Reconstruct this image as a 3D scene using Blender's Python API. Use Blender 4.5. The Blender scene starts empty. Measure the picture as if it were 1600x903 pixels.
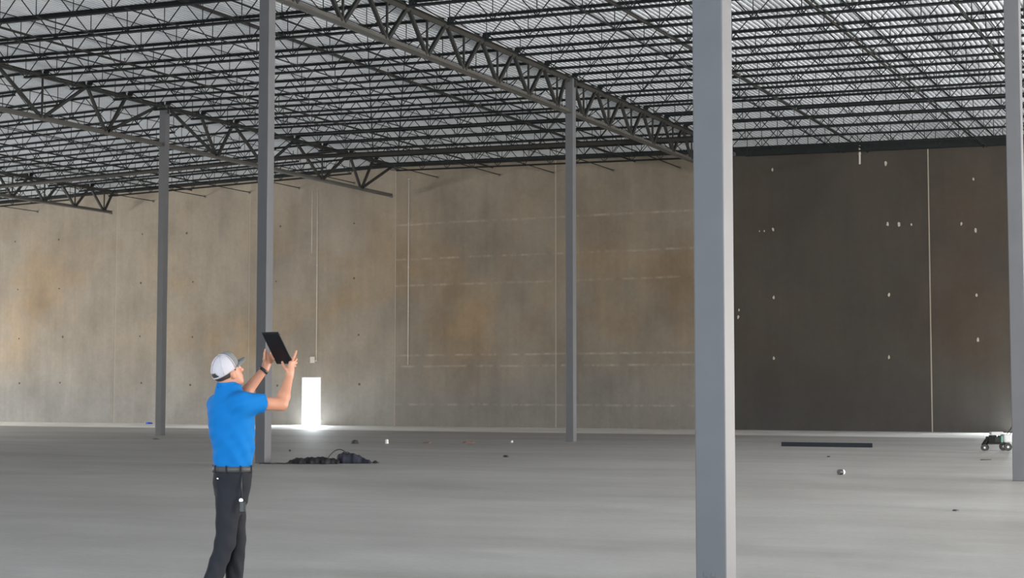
import bpy, bmesh, math, random
import numpy as np
from mathutils import Vector, Matrix
random.seed(7)
S = bpy.context.scene
COL = S.collection
pi = math.pi

# ------------------------------------------------------------------ camera
YAW, PITCH, ROLL, FPX, EYE = 0.4463, 0.0639, 0.0005, 2507.2, 1.55
fw = Vector((-math.sin(YAW)*math.cos(PITCH), math.cos(YAW)*math.cos(PITCH), math.sin(PITCH)))
rt = Vector((math.cos(YAW), math.sin(YAW), 0)); up = rt.cross(fw)
c_, s_ = math.cos(ROLL), math.sin(ROLL)
r2, u2 = c_*rt+s_*up, -s_*rt+c_*up
cam = bpy.data.objects.new('camera', bpy.data.cameras.new('camera')); COL.objects.link(cam)
cam.data.sensor_width = 36; cam.data.lens = 36*FPX/1600; cam.data.clip_end = 500
M = Matrix((r2, u2, -fw)).transposed().to_4x4(); M.translation = (0, 0, EYE)
cam.matrix_world = M
S.camera = cam
# ------------------------------------------------------------------ sky, light, exposure
S.view_settings.view_transform = 'Standard'; S.view_settings.look = 'None'
S.view_settings.gamma = 1; S.view_settings.use_curve_mapping = False
S.view_settings.exposure = 0.0
S.cycles.use_denoising = True
S.cycles.max_bounces = 10; S.cycles.diffuse_bounces = 6; S.cycles.sample_clamp_indirect = 6
W = bpy.data.worlds.new('sky'); S.world = W; W.use_nodes = True
bg = W.node_tree.nodes['Background']; bg.inputs[0].default_value = (0.82, 0.95, 1.0, 1); bg.inputs[1].default_value = 6.0
# daylight entering by the open dock doors of the side and front walls, and by the two doors of the back wall
RIGHT_X, LEFT_X, FRONT_Y, BACK_Y = 11.72, -67.58, -14.0, 63.23
def daylight(name, loc, direction, w, h, power, color):
    L = bpy.data.lights.new(name, 'AREA'); L.shape = 'RECTANGLE'; L.size = w; L.size_y = h; L.energy = power; L.color = color
    o = bpy.data.objects.new(name, L); COL.objects.link(o); o.location = loc
    o.rotation_euler = Vector(direction).to_track_quat('-Z', 'Y').to_euler()
    return o
RIGHT_DOORS = [(12.0, 17.0), (21.0, 26.0), (30.0, 35.0), (39.0, 44.0), (48.0, 53.0)]
FRONT_DOORS = [(-10, -5), (2, 7)]
LEFT_DOORS = [(24, 29), (33, 38), (42, 47), (55, 59)]  # last one: unseen corner door added to brighten the far floor
DOOR_H = 4.6
WARM, COOL, MILD = (1.0, 0.93, 0.86), (0.80, 0.91, 1.0), (1.0, 0.96, 0.91)
for i, (a, b) in enumerate(RIGHT_DOORS):
    daylight('daylight_right', (RIGHT_X+0.1, (a+b)/2, DOOR_H/2), (-1, 0, 0), b-a, DOOR_H, 2700, WARM)
for i, (a, b) in enumerate(FRONT_DOORS):
    daylight('daylight_front', ((a+b)/2, FRONT_Y-0.1, DOOR_H/2), (0, 1, 0), b-a, DOOR_H, 3300, COOL)
for i, (a, b) in enumerate(LEFT_DOORS):
    daylight('daylight_left', (LEFT_X-0.1, (a+b)/2, DOOR_H/2), (1, 0, 0), b-a, DOOR_H, 1300 if a > 50 else 3400, MILD)
DOOR1 = (-41.10, -40.04, 2.22); DOOR2 = (-9.25, -8.2, 2.22)
for a, b, h in (DOOR1, DOOR2):
    daylight('daylight_back_door', ((a+b)/2, BACK_Y+0.35, h/2), (0, -1, -0.15), b-a, h, 620, (0.9, 0.97, 1.0))

# ------------------------------------------------------------------ materials
def nodes_of(name):
    m = bpy.data.materials.new(name); m.use_nodes = True
    return m, m.node_tree.nodes, m.node_tree.links, m.node_tree.nodes['Principled BSDF']
def mat(name, color, rough=0.6, metal=0.0, var=0.15, scale=6.0, bump=0.0, spec=0.5):
    m, N, L, B = nodes_of(name)
    B.inputs['Roughness'].default_value = rough; B.inputs['Metallic'].default_value = metal
    B.inputs['Specular IOR Level'].default_value = spec
    t = N.new('ShaderNodeTexCoord'); n = N.new('ShaderNodeTexNoise'); n.inputs['Scale'].default_value = scale
    n.inputs['Detail'].default_value = 5
    L.new(t.outputs['Object'], n.inputs['Vector'])
    mx = N.new('ShaderNodeMix'); mx.data_type = 'RGBA'
    mx.inputs[6].default_value = tuple(c*(1-var) for c in color)+(1,)
    mx.inputs[7].default_value = tuple(min(1, c*(1+var)) for c in color)+(1,)
    L.new(n.outputs['Fac'], mx.inputs[0]); L.new(mx.outputs[2], B.inputs['Base Color'])
    if bump:
        b = N.new('ShaderNodeBump'); b.inputs['Strength'].default_value = bump; b.inputs['Distance'].default_value = 0.02
        L.new(n.outputs['Fac'], b.inputs['Height']); L.new(b.outputs[0], B.inputs['Normal'])
    return m
def math_node(N, L, op, a, b=None, c=None, clamp=False):
    n = N.new('ShaderNodeMath'); n.operation = op; n.use_clamp = clamp
    for i, v in enumerate((a, b, c)):
        if v is None: continue
        if isinstance(v, (int, float)): n.inputs[i].default_value = v
        else: L.new(v, n.inputs[i])
    return n.outputs[0]
def noise(N, L, vec, scale, detail=4, rough=0.55, dist=0.0):
    n = N.new('ShaderNodeTexNoise'); n.inputs['Scale'].default_value = scale; n.inputs['Detail'].default_value = detail
    n.inputs['Roughness'].default_value = rough; n.inputs['Distortion'].default_value = dist
    L.new(vec, n.inputs['Vector']); return n.outputs['Fac']
def mapping(N, L, vec, sc=(1, 1, 1), loc=(0, 0, 0)):
    n = N.new('ShaderNodeMapping'); n.inputs['Scale'].default_value = sc; n.inputs['Location'].default_value = loc
    L.new(vec, n.inputs['Vector']); return n.outputs[0]
def ramp(N, L, fac, stops):
    n = N.new('ShaderNodeValToRGB'); L.new(fac, n.inputs[0])
    e = n.color_ramp.elements
    while len(e) < len(stops): e.new(0.5)
    for k, (p, c) in enumerate(stops):
        e[k].position = p; e[k].color = (c, c, c, 1) if isinstance(c, (int, float)) else tuple(c)+(1,)
    return n.outputs[0]
def mixc(N, L, fac, a, b, mode='MIX'):
    n = N.new('ShaderNodeMix'); n.data_type = 'RGBA'; n.blend_type = mode
    for i, v in ((0, fac), (6, a), (7, b)):
        if isinstance(v, (int, float)): n.inputs[i].default_value = v
        elif isinstance(v, tuple): n.inputs[i].default_value = v+(1,)
        else: L.new(v, n.inputs[i])
    return n.outputs[2]

def concrete_wall(lines=False):
    m, N, L, B = nodes_of('tilt_up_concrete_lined' if lines else 'tilt_up_concrete')
    g = N.new('ShaderNodeNewGeometry').outputs['Position']
    oi = N.new('ShaderNodeObjectInfo').outputs['Color']
    big = noise(N, L, mapping(N, L, g, (0.16, 0.16, 0.2)), 1.0, 4, 0.6, 0.15)
    cloud = noise(N, L, mapping(N, L, g, (0.38, 0.38, 0.30), (7, 3, 1)), 1.0, 6, 0.6, 0.1)
    fine = noise(N, L, g, 5.0, 6, 0.7)
    strk = noise(N, L, mapping(N, L, g, (2.5, 2.5, 0.15)), 1.0, 3, 0.6)
    col = mixc(N, L, ramp(N, L, cloud, [(0.35, 0.0), (0.65, 1.0)]), oi, (1.22, 1.18, 1.12), 'MIX')
    m1 = ramp(N, L, cloud, [(0.3, (0.74, 0.73, 0.73)), (0.5, (0.97, 0.97, 0.97)), (0.72, (1.2, 1.2, 1.2))])
    col = mixc(N, L, 1.0, oi, m1, 'MULTIPLY')
    # rusty brown blotches, mostly at mid height, own shapes
    sx = N.new('ShaderNodeSeparateXYZ'); L.new(g, sx.inputs[0])
    band = ramp(N, L, math_node(N, L, 'MULTIPLY', sx.outputs[2], 1/12.0), [(0.12, 0.0), (0.35, 1.0), (0.62, 0.9), (0.9, 0.15)])
    blot = math_node(N, L, 'MULTIPLY', ramp(N, L, big, [(0.47, 0.0), (0.64, 1.0)]), band)
    col = mixc(N, L, math_node(N, L, 'MULTIPLY', blot, 0.68), col, mixc(N, L, 1.0, col, (1.10, 0.86, 0.56), 'MULTIPLY'))
    # cooler, greyer tint towards the foot of the panels
    wob = math_node(N, L, 'ADD', sx.outputs[2], math_node(N, L, 'MULTIPLY', big, 2.4))
    foot = ramp(N, L, math_node(N, L, 'MULTIPLY', wob, 0.2), [(0.42, 1.0), (0.92, 0.0)])
    col = mixc(N, L, foot, col, mixc(N, L, 1.0, col, (0.90, 1.0, 1.16), 'MULTIPLY'))
    col = mixc(N, L, 0.2, col, mixc(N, L, 1.0, col, ramp(N, L, strk, [(0.3, 0.7), (0.7, 1.3)]), 'MULTIPLY'))
    col = mixc(N, L, 0.22, col, mixc(N, L, 1.0, col, ramp(N, L, fine, [(0.3, 0.7), (0.7, 1.3)]), 'MULTIPLY'))
    if lines:   # pale grout bled along the casting strips
        tot = None
        for z in (9.1, 7.52, 6.33, 3.18, 2.68, 0.98):
            wz = math_node(N, L, 'ADD', sx.outputs[2], math_node(N, L, 'MULTIPLY', cloud, 0.10))
            d = math_node(N, L, 'ABSOLUTE', math_node(N, L, 'SUBTRACT', wz, z+0.05))
            k = math_node(N, L, 'MULTIPLY', ramp(N, L, d, [(0.005, 1.0), (0.07, 0.0)]),
                          ramp(N, L, noise(N, L, mapping(N, L, g, (2.2, 1, 1), (z*3, 0, z)), 1.0, 5, 0.7), [(0.43, 0.0), (0.63, 1.0)]))
            tot = k if tot is None else math_node(N, L, 'MAXIMUM', tot, k)
        col = mixc(N, L, math_node(N, L, 'MULTIPLY', tot, 0.46), col, (0.36, 0.32, 0.27))
    L.new(col, B.inputs['Base Color']); B.inputs['Roughness'].default_value = 0.82
    b = N.new('ShaderNodeBump'); b.inputs['Strength'].default_value = 0.25; b.inputs['Distance'].default_value = 0.02
    L.new(fine, b.inputs['Height']); L.new(b.outputs[0], B.inputs['Normal'])
    return m
def floor_mat(name, base, rlo, rhi):
    m, N, L, B = nodes_of(name)
    g = N.new('ShaderNodeNewGeometry').outputs['Position']
    a = noise(N, L, mapping(N, L, g, (0.12, 0.3, 1)), 1.0, 6, 0.6, 0.5)
    b_ = noise(N, L, mapping(N, L, g, (0.8, 1.4, 1), (3, 9, 0)), 1.0, 5, 0.65, 0.3)
    f = noise(N, L, g, 12.0, 5, 0.7)
    col = mixc(N, L, 1.0, base, ramp(N, L, a, [(0.3, (0.82, 0.81, 0.79)), (0.7, (1.12, 1.13, 1.14))]), 'MULTIPLY')
    col = mixc(N, L, 0.5, col, mixc(N, L, 1.0, col, ramp(N, L, b_, [(0.3, 0.82), (0.7, 1.16)]), 'MULTIPLY'))
    col = mixc(N, L, 0.3, col, mixc(N, L, 1.0, col, ramp(N, L, f, [(0.3, 0.8), (0.7, 1.2)]), 'MULTIPLY'))
    L.new(col, B.inputs['Base Color'])
    L.new(ramp(N, L, b_, [(0.3, rlo), (0.7, rhi)]), B.inputs['Roughness'])
    B.inputs['Specular IOR Level'].default_value = 0.4
    return m
WALL = concrete_wall(); WALL_L = concrete_wall(True)
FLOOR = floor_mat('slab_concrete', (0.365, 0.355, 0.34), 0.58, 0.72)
STRIP = floor_mat('painted_light_spill', (0.86, 0.84, 0.81), 0.5, 0.65)  # near-white tone stands in for light spilling along the back wall
OUT = mat('sunlit_apron', (0.6, 0.6, 0.57), 0.9)
CAULK = mat('joint_caulk', (0.30, 0.262, 0.215), 0.8)
SIDE = mat('side_wall_concrete', (0.40, 0.37, 0.32), 0.85)
DECK = mat('painted_deck', (0.60, 0.635, 0.675), 0.5, var=0.06, scale=0.6)
JOIST = mat('dark_joist_paint', (0.016, 0.019, 0.0195), 0.65, var=0.2, spec=0.15)
GIRD = mat('grey_girder_paint', (0.046, 0.044, 0.040), 0.6, var=0.2, scale=2, spec=0.2)
GIRDB = mat('girder_paint_lit', (0.085, 0.081, 0.074), 0.6, var=0.15, scale=2, spec=0.2)  # same girder paint, light from below put into a paler tone
WEBM = mat('girder_paint_shaded', (0.030, 0.030, 0.029), 0.6, var=0.2, scale=2, spec=0.15)  # same girder paint, shade on the webs put into a darker tone
COLM = mat('grey_column_paint', (0.118, 0.118, 0.125), 0.55, var=0.10, scale=3, spec=0.3)
PLATE = mat('dark_plate_steel', (0.09, 0.09, 0.09), 0.5)
PIPE = mat('sprinkler_pipe_paint', (0.03, 0.028, 0.026), 0.7, spec=0.12)
GALV = mat('galvanised_conduit', (0.46, 0.42, 0.36), 0.7, var=0.1)
PATCH = mat('pale_patch_grout', (0.42, 0.38, 0.32), 0.8)
FRAME = mat('door_frame_paint', (0.45, 0.47, 0.47), 0.5)

# ------------------------------------------------------------------ helpers
class MB:
    def __init__(s): s.v = []; s.f = []
    def box(s, x0, x1, y0, y1, z0, z1):
        i = len(s.v)
        s.v += [(x0,y0,z0),(x1,y0,z0),(x1,y1,z0),(x0,y1,z0),(x0,y0,z1),(x1,y0,z1),(x1,y1,z1),(x0,y1,z1)]
        s.f += [tuple(i+k for k in q) for q in ((0,3,2,1),(4,5,6,7),(0,1,5,4),(1,2,6,5),(2,3,7,6),(3,0,4,7))]
        return s
    def bar(s, a, b, w, h, upv=(0, 0, 1)):           # rectangular bar from a to b
        a, b = Vector(a), Vector(b); d = (b-a).normalized(); u = Vector(upv)
        if abs(d.dot(u)) > 0.98: u = Vector((1, 0, 0))
        r = d.cross(u).normalized(); u = r.cross(d).normalized()
        i = len(s.v)
        for p in (a, b):
            for sx, sy in ((-1,-1),(1,-1),(1,1),(-1,1)): s.v.append(tuple(p+r*sx*w/2+u*sy*h/2))
        s.f += [tuple(i+k for k in q) for q in ((0,1,2,3),(7,6,5,4),(0,4,5,1),(1,5,6,2),(2,6,7,3),(3,7,4,0))]
        return s
    def rod(s, a, b, r, n=6, r1=None, caps=True):
        a, b = Vector(a), Vector(b); d = (b-a).normalized(); r1 = r if r1 is None else r1
        u = Vector((0, 0, 1)) if abs(d.z) < 0.9 else Vector((1, 0, 0))
        x = d.cross(u).normalized(); y = d.cross(x)
        i = len(s.v)
        for p, q in ((a, r), (b, r1)):
            for k in range(n):
                t = 2*pi*k/n; s.v.append(tuple(p+x*q*math.cos(t)+y*q*math.sin(t)))
        for k in range(n): s.f.append((i+k, i+(k+1) % n, i+n+(k+1) % n, i+n+k))
        if caps: s.f += [tuple(i+k for k in range(n))[::-1], tuple(i+n+k for k in range(n))]
        return s
    def tube(s, pts, r, n=8):
        pts = [Vector(p) for p in pts]; i = len(s.v)
        for j, p in enumerate(pts):
            d = (pts[min(j+1, len(pts)-1)]-pts[max(j-1, 0)]).normalized()
            u = Vector((0, 0, 1)) if abs(d.z) < 0.95 else Vector((1, 0, 0))
            x = d.cross(u).normalized(); y = d.cross(x)
            rr = r[j] if isinstance(r, (list, tuple)) else r
            for k in range(n):
                t = 2*pi*k/n; s.v.append(tuple(p+x*rr*math.cos(t)+y*rr*math.sin(t)))
        for j in range(len(pts)-1):
            for k in range(n):
                a = i+j*n; s.f.append((a+k, a+(k+1) % n, a+n+(k+1) % n, a+n+k))
        s.f += [tuple(i+k for k in range(n))[::-1], tuple(i+(len(pts)-1)*n+k for k in range(n))]
        return s
    def mesh(s, name):
        me = bpy.data.meshes.new(name); me.from_pydata(s.v, [], s.f); me.validate(); me.update(); return me
    def build(s, name, m, parent=None, loc=None, smooth=False):
        return link(name, s.mesh(name), m, parent, loc, smooth)
def link(name, me, m, parent=None, loc=None, smooth=False):
    o = bpy.data.objects.new(name, me); COL.objects.link(o)
    if m and not me.materials: me.materials.append(m)
    if parent: o.parent = parent
    if loc: o.location = loc
    if smooth: me.shade_smooth()
    return o
def tag(o, label=None, cat=None, group=None, kind=None):
    for k, v in (('label', label), ('category', cat), ('group', group), ('kind', kind)):
        if v: o[k] = v
    return o
def empty(name, loc=(0, 0, 0), rz=0.0):
    o = bpy.data.objects.new(name, None); COL.objects.link(o); o.location = loc; o.rotation_euler = (0, 0, rz); o.empty_display_size = 0.2
    return o
def bevel(o, w=0.01, seg=2):
    b = o.modifiers.new('bevel', 'BEVEL'); b.width = w; b.segments = seg; b.limit_method = 'ANGLE'; return o
ORD = ['first', 'second', 'third', 'fourth', 'fifth', 'sixth', 'seventh', 'eighth', 'ninth', 'tenth', 'eleventh', 'twelfth',
       'thirteenth', 'fourteenth', 'fifteenth', 'sixteenth', 'seventeenth', 'eighteenth']

# ------------------------------------------------------------------ the grid of the building
BAYX, BAYY = 15.862, 16.813
XL = [-4.137-BAYX*i for i in range(5)]            # column lines, right to left
YL = [12.45+BAYY*i for i in range(3)]             # column rows, near to far
RIDGE = XL[2]; SLOPE = 0.022
deck_z = lambda x: 11.93-SLOPE*abs(x-RIDGE)
JD = 0.72                                         # joist depth
STEP = BAYY/8

# ------------------------------------------------------------------ structure
fl = MB().box(LEFT_X-0.4, RIGHT_X+0.4, FRONT_Y-0.4, BACK_Y-7.6, -0.2, 0).build('floor', FLOOR)
tag(fl, 'wide bare grey concrete floor slab of the empty warehouse', 'floor', kind='structure')
fs = MB().box(LEFT_X-0.4, RIGHT_X+0.4, BACK_Y-7.585, BACK_Y+0.3, -0.2, 0.0).build('floor_light_spill', STRIP)
tag(fs, 'pale floor band along the foot of the back wall, light spill painted into its colour', 'floor', kind='structure')
gd = MB().box(LEFT_X-60, RIGHT_X+60, BACK_Y+0.3, BACK_Y+90, -0.25, -0.03).build('ground', OUT)
tag(gd, 'bright concrete yard outside the back wall doors', 'ground', kind='structure')

# back wall: recessed caulk backing with proud tilt-up panels
def boxes_with_holes(mb, x0, x1, y0, y1, z1, holes):
    x = x0
    for a, b, h in sorted(holes):
        mb.box(x, a, y0, y1, 0, z1); mb.box(a, b, y0, y1, h, z1); x = b
    mb.box(x, x1, y0, y1, 0, z1); return mb
wb = boxes_with_holes(MB(), LEFT_X-0.4, RIGHT_X+0.4, BACK_Y+0.006, BACK_Y+0.2, 12.6, [DOOR1, DOOR2]).build('wall_back', CAULK)
tag(wb, 'tall brown-grey tilt-up concrete back wall with pale vertical joints', 'wall', kind='structure')
PW = 7.97; P0 = -4.25
pcol = {0: (0.046, 0.038, 0.029), 1: (0.039, 0.032, 0.0245), 2: (0.165, 0.138, 0.104), 3: (0.18, 0.151, 0.115), 4: (0.22, 0.187, 0.146),
        5: (0.24, 0.205, 0.161), 6: (0.225, 0.195, 0.156), 7: (0.20, 0.174, 0.14)}
PANELS = []
for k in range(-2, 8):
    a, b = P0-PW*(k+1), P0-PW*k
    a, b = max(a, LEFT_X-0.4)+0.024, min(b, RIGHT_X+0.4)-0.024
    if b-a < 0.3: continue
    hl = [d for d in (DOOR1, DOOR2) if d[0] > a and d[1] < b]
    o = boxes_with_holes(MB(), a, b, BACK_Y, BACK_Y+0.0055, 12.6, hl).build('concrete_panel', WALL_L if k in (2, 3) else WALL, wb)
    cc = pcol.get(max(k, 0)); o.color = cc+(1,)
    PANELS.append(o)
# pale grout patches where the panel braces stood
for x, z, r in [(-18.48, 10.59, .09), (-18.48, 8.15, .09), (-18.48, 5.36, .09), (-18.50, 2.90, .09), (-13.87, 10.57, .11), (-13.83, 8.15, .09), (-13.38, 8.13, .11),
                (-12.9, 8.09, .06), (-13.82, 5.35, .09), (-13.85, 2.91, .09), (-10.46, 7.76, .09), (-10.46, 5.26, .09), (-10.44, 3.54, .09),
                (-10.99, 8.03, .08), (-19.05, 8.1, .05), (-18.85, 8.1, .05), (-19.98, 4.61, .1), (-19.95, 4.9, .06), (-10.5, 9.75, .07)]:
    v = []; n = 9
    for q in range(n):
        t = 2*pi*q/n; rr = r*random.uniform(0.55, 1.0); v.append((x+rr*0.62*math.cos(t), z+rr*1.15*math.sin(t)))
    m = MB(); m.v = [(p[0], BACK_Y-0.006, p[1]) for p in v]+[(p[0], BACK_Y+0.004, p[1]) for p in v]
    m.f = [tuple(range(n))]+[(q, q+n, (q+1) % n+n, (q+1) % n) for q in range(n)]
    m.build('grout_patch', PATCH, wb)
TIE = mat('dark_tie_hole', (0.07, 0.06, 0.05), 0.9)
for x in (-58.4, -55.6, -50.6, -47.6, -42.6, -38.2):
    for z in (1.9, 4.2, 6.8, 9.3):
        xx, zz = x+random.uniform(-.25, .25), z+random.uniform(-.1, .1)
        MB().rod((xx, BACK_Y-0.004, zz), (xx, BACK_Y+0.004, zz), random.uniform(.04, .065), 8).build('tie_hole', TIE, wb)
# ledger angle carrying the deck; right end deepened to stand in for wall-top shade
led = MB()
for xa, xb, lh in ((LEFT_X, RIDGE, .14), (RIDGE, XL[1], .16), (XL[1], RIGHT_X, .32)):
    led.bar((xa, BACK_Y-0.07, deck_z(xa)-0.02), (xb, BACK_Y-0.07, deck_z(xb)-0.02), 0.14, 0.014)
    led.bar((xa, BACK_Y-0.011, deck_z(xa)-0.02-lh/2), (xb, BACK_Y-0.011, deck_z(xb)-0.02-lh/2), 0.014, lh)
tag(led.build('trim_1', JOIST), 'dark steel ledger angle along the top of the back wall, deepened at right as painted shade', 'trim', kind='structure')
def side_wall(name, axis, pos, lo, hi, openings, thick, label):
    m = MB(); x = lo
    def put(a, b, z0, z1):
        if axis == 'x': m.box(min(pos, pos+thick), max(pos, pos+thick), a, b, z0, z1)
        else: m.box(a, b, min(pos, pos+thick), max(pos, pos+thick), z0, z1)
    for a, b in openings:
        put(x, a, 0, 12.6); put(a, b, DOOR_H, 12.6); x = b
    put(x, hi, 0, 12.6)
    tag(m.build(name, SIDE), label, 'wall', kind='structure')
side_wall('wall_right', 'x', RIGHT_X, FRONT_Y, BACK_Y, RIGHT_DOORS, 0.2, 'concrete right wall with open dock doors')
side_wall('wall_left', 'x', LEFT_X, FRONT_Y, BACK_Y, LEFT_DOORS, -0.2, 'concrete left wall with open dock doors, the far corner one added for light')
side_wall('wall_front', 'y', FRONT_Y, LEFT_X-0.3, RIGHT_X+0.3, FRONT_DOORS, -0.2, 'concrete front wall with open dock doors')
# doors of the back wall
for n, (a, b, h) in ((1, DOOR1), (2, DOOR2)):
    d = empty(f'door_{n}', ((a+b)/2, BACK_Y, 0)); w = (b-a)/2
    tag(d, 'open white-lit exit doorway beneath the thin wall conduits' if n == 1 else 'second open doorway of the back wall behind the right edge column', 'door', kind='structure')
    m = MB().box(-w, -w+0.05, 0.0, 0.2, 0, h).box(w-0.05, w, 0.0, 0.2, 0, h).box(-w+0.05, w-0.05, 0.0, 0.2, h-0.05, h)
    m.build('door_frame', FRAME, d)
    lf = MB().box(w-0.045, w-0.005, 0.2, 1.12, 0.01, h-0.06).build('door_leaf', FRAME, d)
    MB().bar((w-0.10, 0.95, 1.0), (w-0.045, 0.95, 1.0), 0.03, 0.03).bar((w-0.10, 0.84, 1.0), (w-0.10, 0.97, 1.0), 0.025, 0.025).build('door_handle', PLATE, lf)

# corrugated roof deck, ribs running from front to back
dk = MB(); x = LEFT_X-0.35; PR = 0.1524; prof = []
while x < RIGHT_X+0.35:
    for dx, dz in ((0, 0), (0.055, 0), (0.070, 0.075), (0.135, 0.075)): prof.append((x+dx, deck_z(x+dx)+dz))
    x += PR
for (px, pz) in prof: dk.v += [(px, FRONT_Y-0.3, pz), (px, BACK_Y+0.01, pz)]
dk.f = [(2*i, 2*i+2, 2*i+3, 2*i+1) for i in range(len(prof)-1)]
tag(dk.build('ceiling', DECK), 'pale ribbed steel roof deck above the dark joists', 'ceiling', kind='structure')

# ------------------------------------------------------------------ columns
CW = 0.258
def column(x, y, label, marks=False):
    top = deck_z(x)-0.15
    r = empty('steel_column', (x, y, 0)); tag(r, label, 'column', 'grey square steel columns')
    sh = MB().box(-CW/2, CW/2, -CW/2, CW/2, 0.0, top-0.02).build('shaft', COLM, r); bevel(sh, 0.012, 2)
    MB().box(-.2, .2, -.2, .2, top-0.02, top).build('cap_plate', PLATE, r)
    g = MB()
    for sx in (-1, 1): g.box(sx*CW/2-(0.05 if sx < 0 else 0), sx*CW/2+(0.05 if sx > 0 else 0), -0.01, 0.01, top-0.30, top-0.021)
    g.build('gusset', GIRD, r)
    sg = MB()
    for (a, b, c, d) in ((-1,1,-1,-.94),(-1,1,.94,1),(-1,-.94,-.94,.94),(.94,1,-.94,.94)):
        k = CW/2+0.012; sg.box(a*k, b*k, c*k, d*k, 0.0, 0.004)
    sg.build('joint_sealant', PLATE, r)
    if marks:
        s = MB(); y0 = -CW/2-0.0015
        P = lambda u, z: (u, y0, z)
        for a, b in (((-.065, .115), (-.03, .118)), ((-.065, .115), (-.068, .085)), ((-.068, .085), (-.035, .075)), ((-.035, .075), (-.04, .045)), ((-.04, .045), (-.07, .04)),
                     ((.0, .115), (-.002, .08)), ((-.002, .08), (.05, .08)), ((.035, .12), (.035, .035))):
            s.bar(P(*a), P(*b), 0.004, 0.006, (0, 1, 0))
        s.build('crayon_marking', PLATE, r)
    return r
column(XL[0], YL[0], 'nearest large grey steel column, cut off by the frame at both ends', True)
column(XL[0], YL[1], 'grey steel column at the right edge of the photo beside the wheeled machine')
column(XL[1], YL[1], 'dark steel column behind the man, rising out of frame')
column(XL[1], YL[2], 'slim steel column under the long girder in the middle')
column(XL[2], YL[2], 'far left slim steel column, the most distant one')

# ------------------------------------------------------------------ roof girders
def girder(x, j, pattern, label, last):
    y0 = YL[j]; y1 = y0+BAYY
    zt = deck_z(x)-0.15; zb = 10.30
    r = empty('roof_girder', (x, y0, 0)); tag(r, label, 'girder', 'joist girders of the roof')
    e1 = BAYY-(0.20 if last else 0.02); e0 = 0.02
    def chord(name, z, a, b, sgn):
        m = MB()
        for s in (-1, 1):
            m.box(min(s*.014, s*.135), max(s*.014, s*.135), a, b, z-(0.011 if sgn > 0 else 0), z+(0 if sgn > 0 else 0.011))
            m.box(min(s*.014, s*.026), max(s*.014, s*.026), a, b, z-(0.13 if sgn > 0 else -0.012), z-(0.012 if sgn > 0 else -0.13))
        return m.build(name, GIRD if sgn > 0 else GIRDB, r)
    chord('top_chord', zt, e0, e1, 1)
    chord('bottom_chord', zb, 0.14, BAYY-(0.55 if last else 0.14), -1)
    if last:
        MB().box(-.06, .06, BAYY-.60, BAYY-.50, zb-.05, zb+.13).build('end_stop', PLATE, r)
        MB().box(-.13, .13, BAYY-.45, BAYY-.17, zt-.26, zt-.115).build('bearing_seat', PLATE, r)
    mem = []
    if pattern == 'dense':
        for k in range(8): mem += [(k, k+.5), (k+1, k+.5)]
        mem += [(k+.5, k+.5) for k in range(8)]
    else:
        for b_, ts in ((1.5, (0, 1, 2)), (3, (2, 3, 4)), (5, (4, 5, 6)), (6.5, (6, 7, 8))): mem += [(t, b_) for t in ts]
    for t, b_ in mem:
        ya = min(max(t*STEP, .18), BAYY-.34); yb = b_*STEP
        off = 0.045 if t < b_ else (-0.045 if t > b_ else 0)
        w = 0.09 if abs(t-b_) > 0.01 else 0.05
        MB().bar((0, ya+off*2, zt-.10), (0, yb-off*1.2, zb+.09), w, w, (1, 0, 0)).build('web_member', WEBM, r)
    return r
girder(XL[1], 1, 'dense', 'long roof girder running above the man towards the middle column', False)
girder(XL[1], 2, 'dense', 'roof girder from the middle column towards the wall behind the large column', True)
girder(XL[2], 1, 'open', 'left roof girder entering at the left edge towards the far left column', False)
girder(XL[2], 2, 'open', 'roof girder from the far left column to the back wall above the doorway', True)
girder(XL[3], 2, 'dense', 'farthest left roof girder ending low at the back wall', True)

# ------------------------------------------------------------------ open-web joists
def joist_meshes(sl, key):
    z = lambda x: sl*x
    n = 13; pad = 0.06
    t = MB(); bt = MB(); wv = MB()
    L = BAYX
    for s in (-1, 1):
        t.bar((pad, s*.040, -.005), (L-pad, s*.040, z(L-2*pad)-.005), .058, .010)
        t.bar((pad, s*.014, -.040), (L-pad, s*.014, z(L-2*pad)-.040), .008, .06)
        b0, b1 = 1.15, L-1.15
        bt.bar((b0, s*.038, z(b0)-JD+.004), (b1, s*.038, z(b1)-JD+.004), .054, .008)
        bt.bar((b0, s*.014, z(b0)-JD+.036), (b1, s*.014, z(b1)-JD+.036), .008, .056)
    for x in (pad+.08, L-pad-.08): t.box(x-.08, x+.08, -.05, .05, z(x)-.15, z(x)-.052)
    seg = (L-2*1.22)/22.0; pts = []
    for i in range(23):
        x = 1.22+seg*i; pts.append((x, 0, z(x)-(JD-.03 if i % 2 == 0 else .03)))
    pts = [(.20, 0, z(.2)-.05)]+pts+[(L-.20, 0, z(L-.2)-.05)]
    for a, b in zip(pts, pts[1:]): wv.rod(a, b, .016, 5, caps=False)
    return [(nm, m.mesh(nm)) for nm, m in (('top_chord', t), ('bottom_chord', bt), ('web_bar', wv))], [(1.22+seg*i, 0, z(1.22+seg*i)) for i in range(0, 23, 2)]
JU, JDN = joist_meshes(SLOPE, 'up'), joist_meshes(-SLOPE, 'down')
STRUT = MB().rod((0, 0, -.03), (0, 0, -JD+.03), .013, 5, caps=False).mesh('web_strut'); STRUT.materials.append(JOIST)
for nm, me in JU[0]+JDN[0]: me.materials.append(JOIST)
BAYS = [(XL[4], JU, 2, 'far left bay'), (XL[3], JU, -5, 'bay left of ridge'), (XL[2], JDN, -7, 'middle bay'),
        (XL[1], JDN, -6, 'right-hand bay')]
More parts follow.
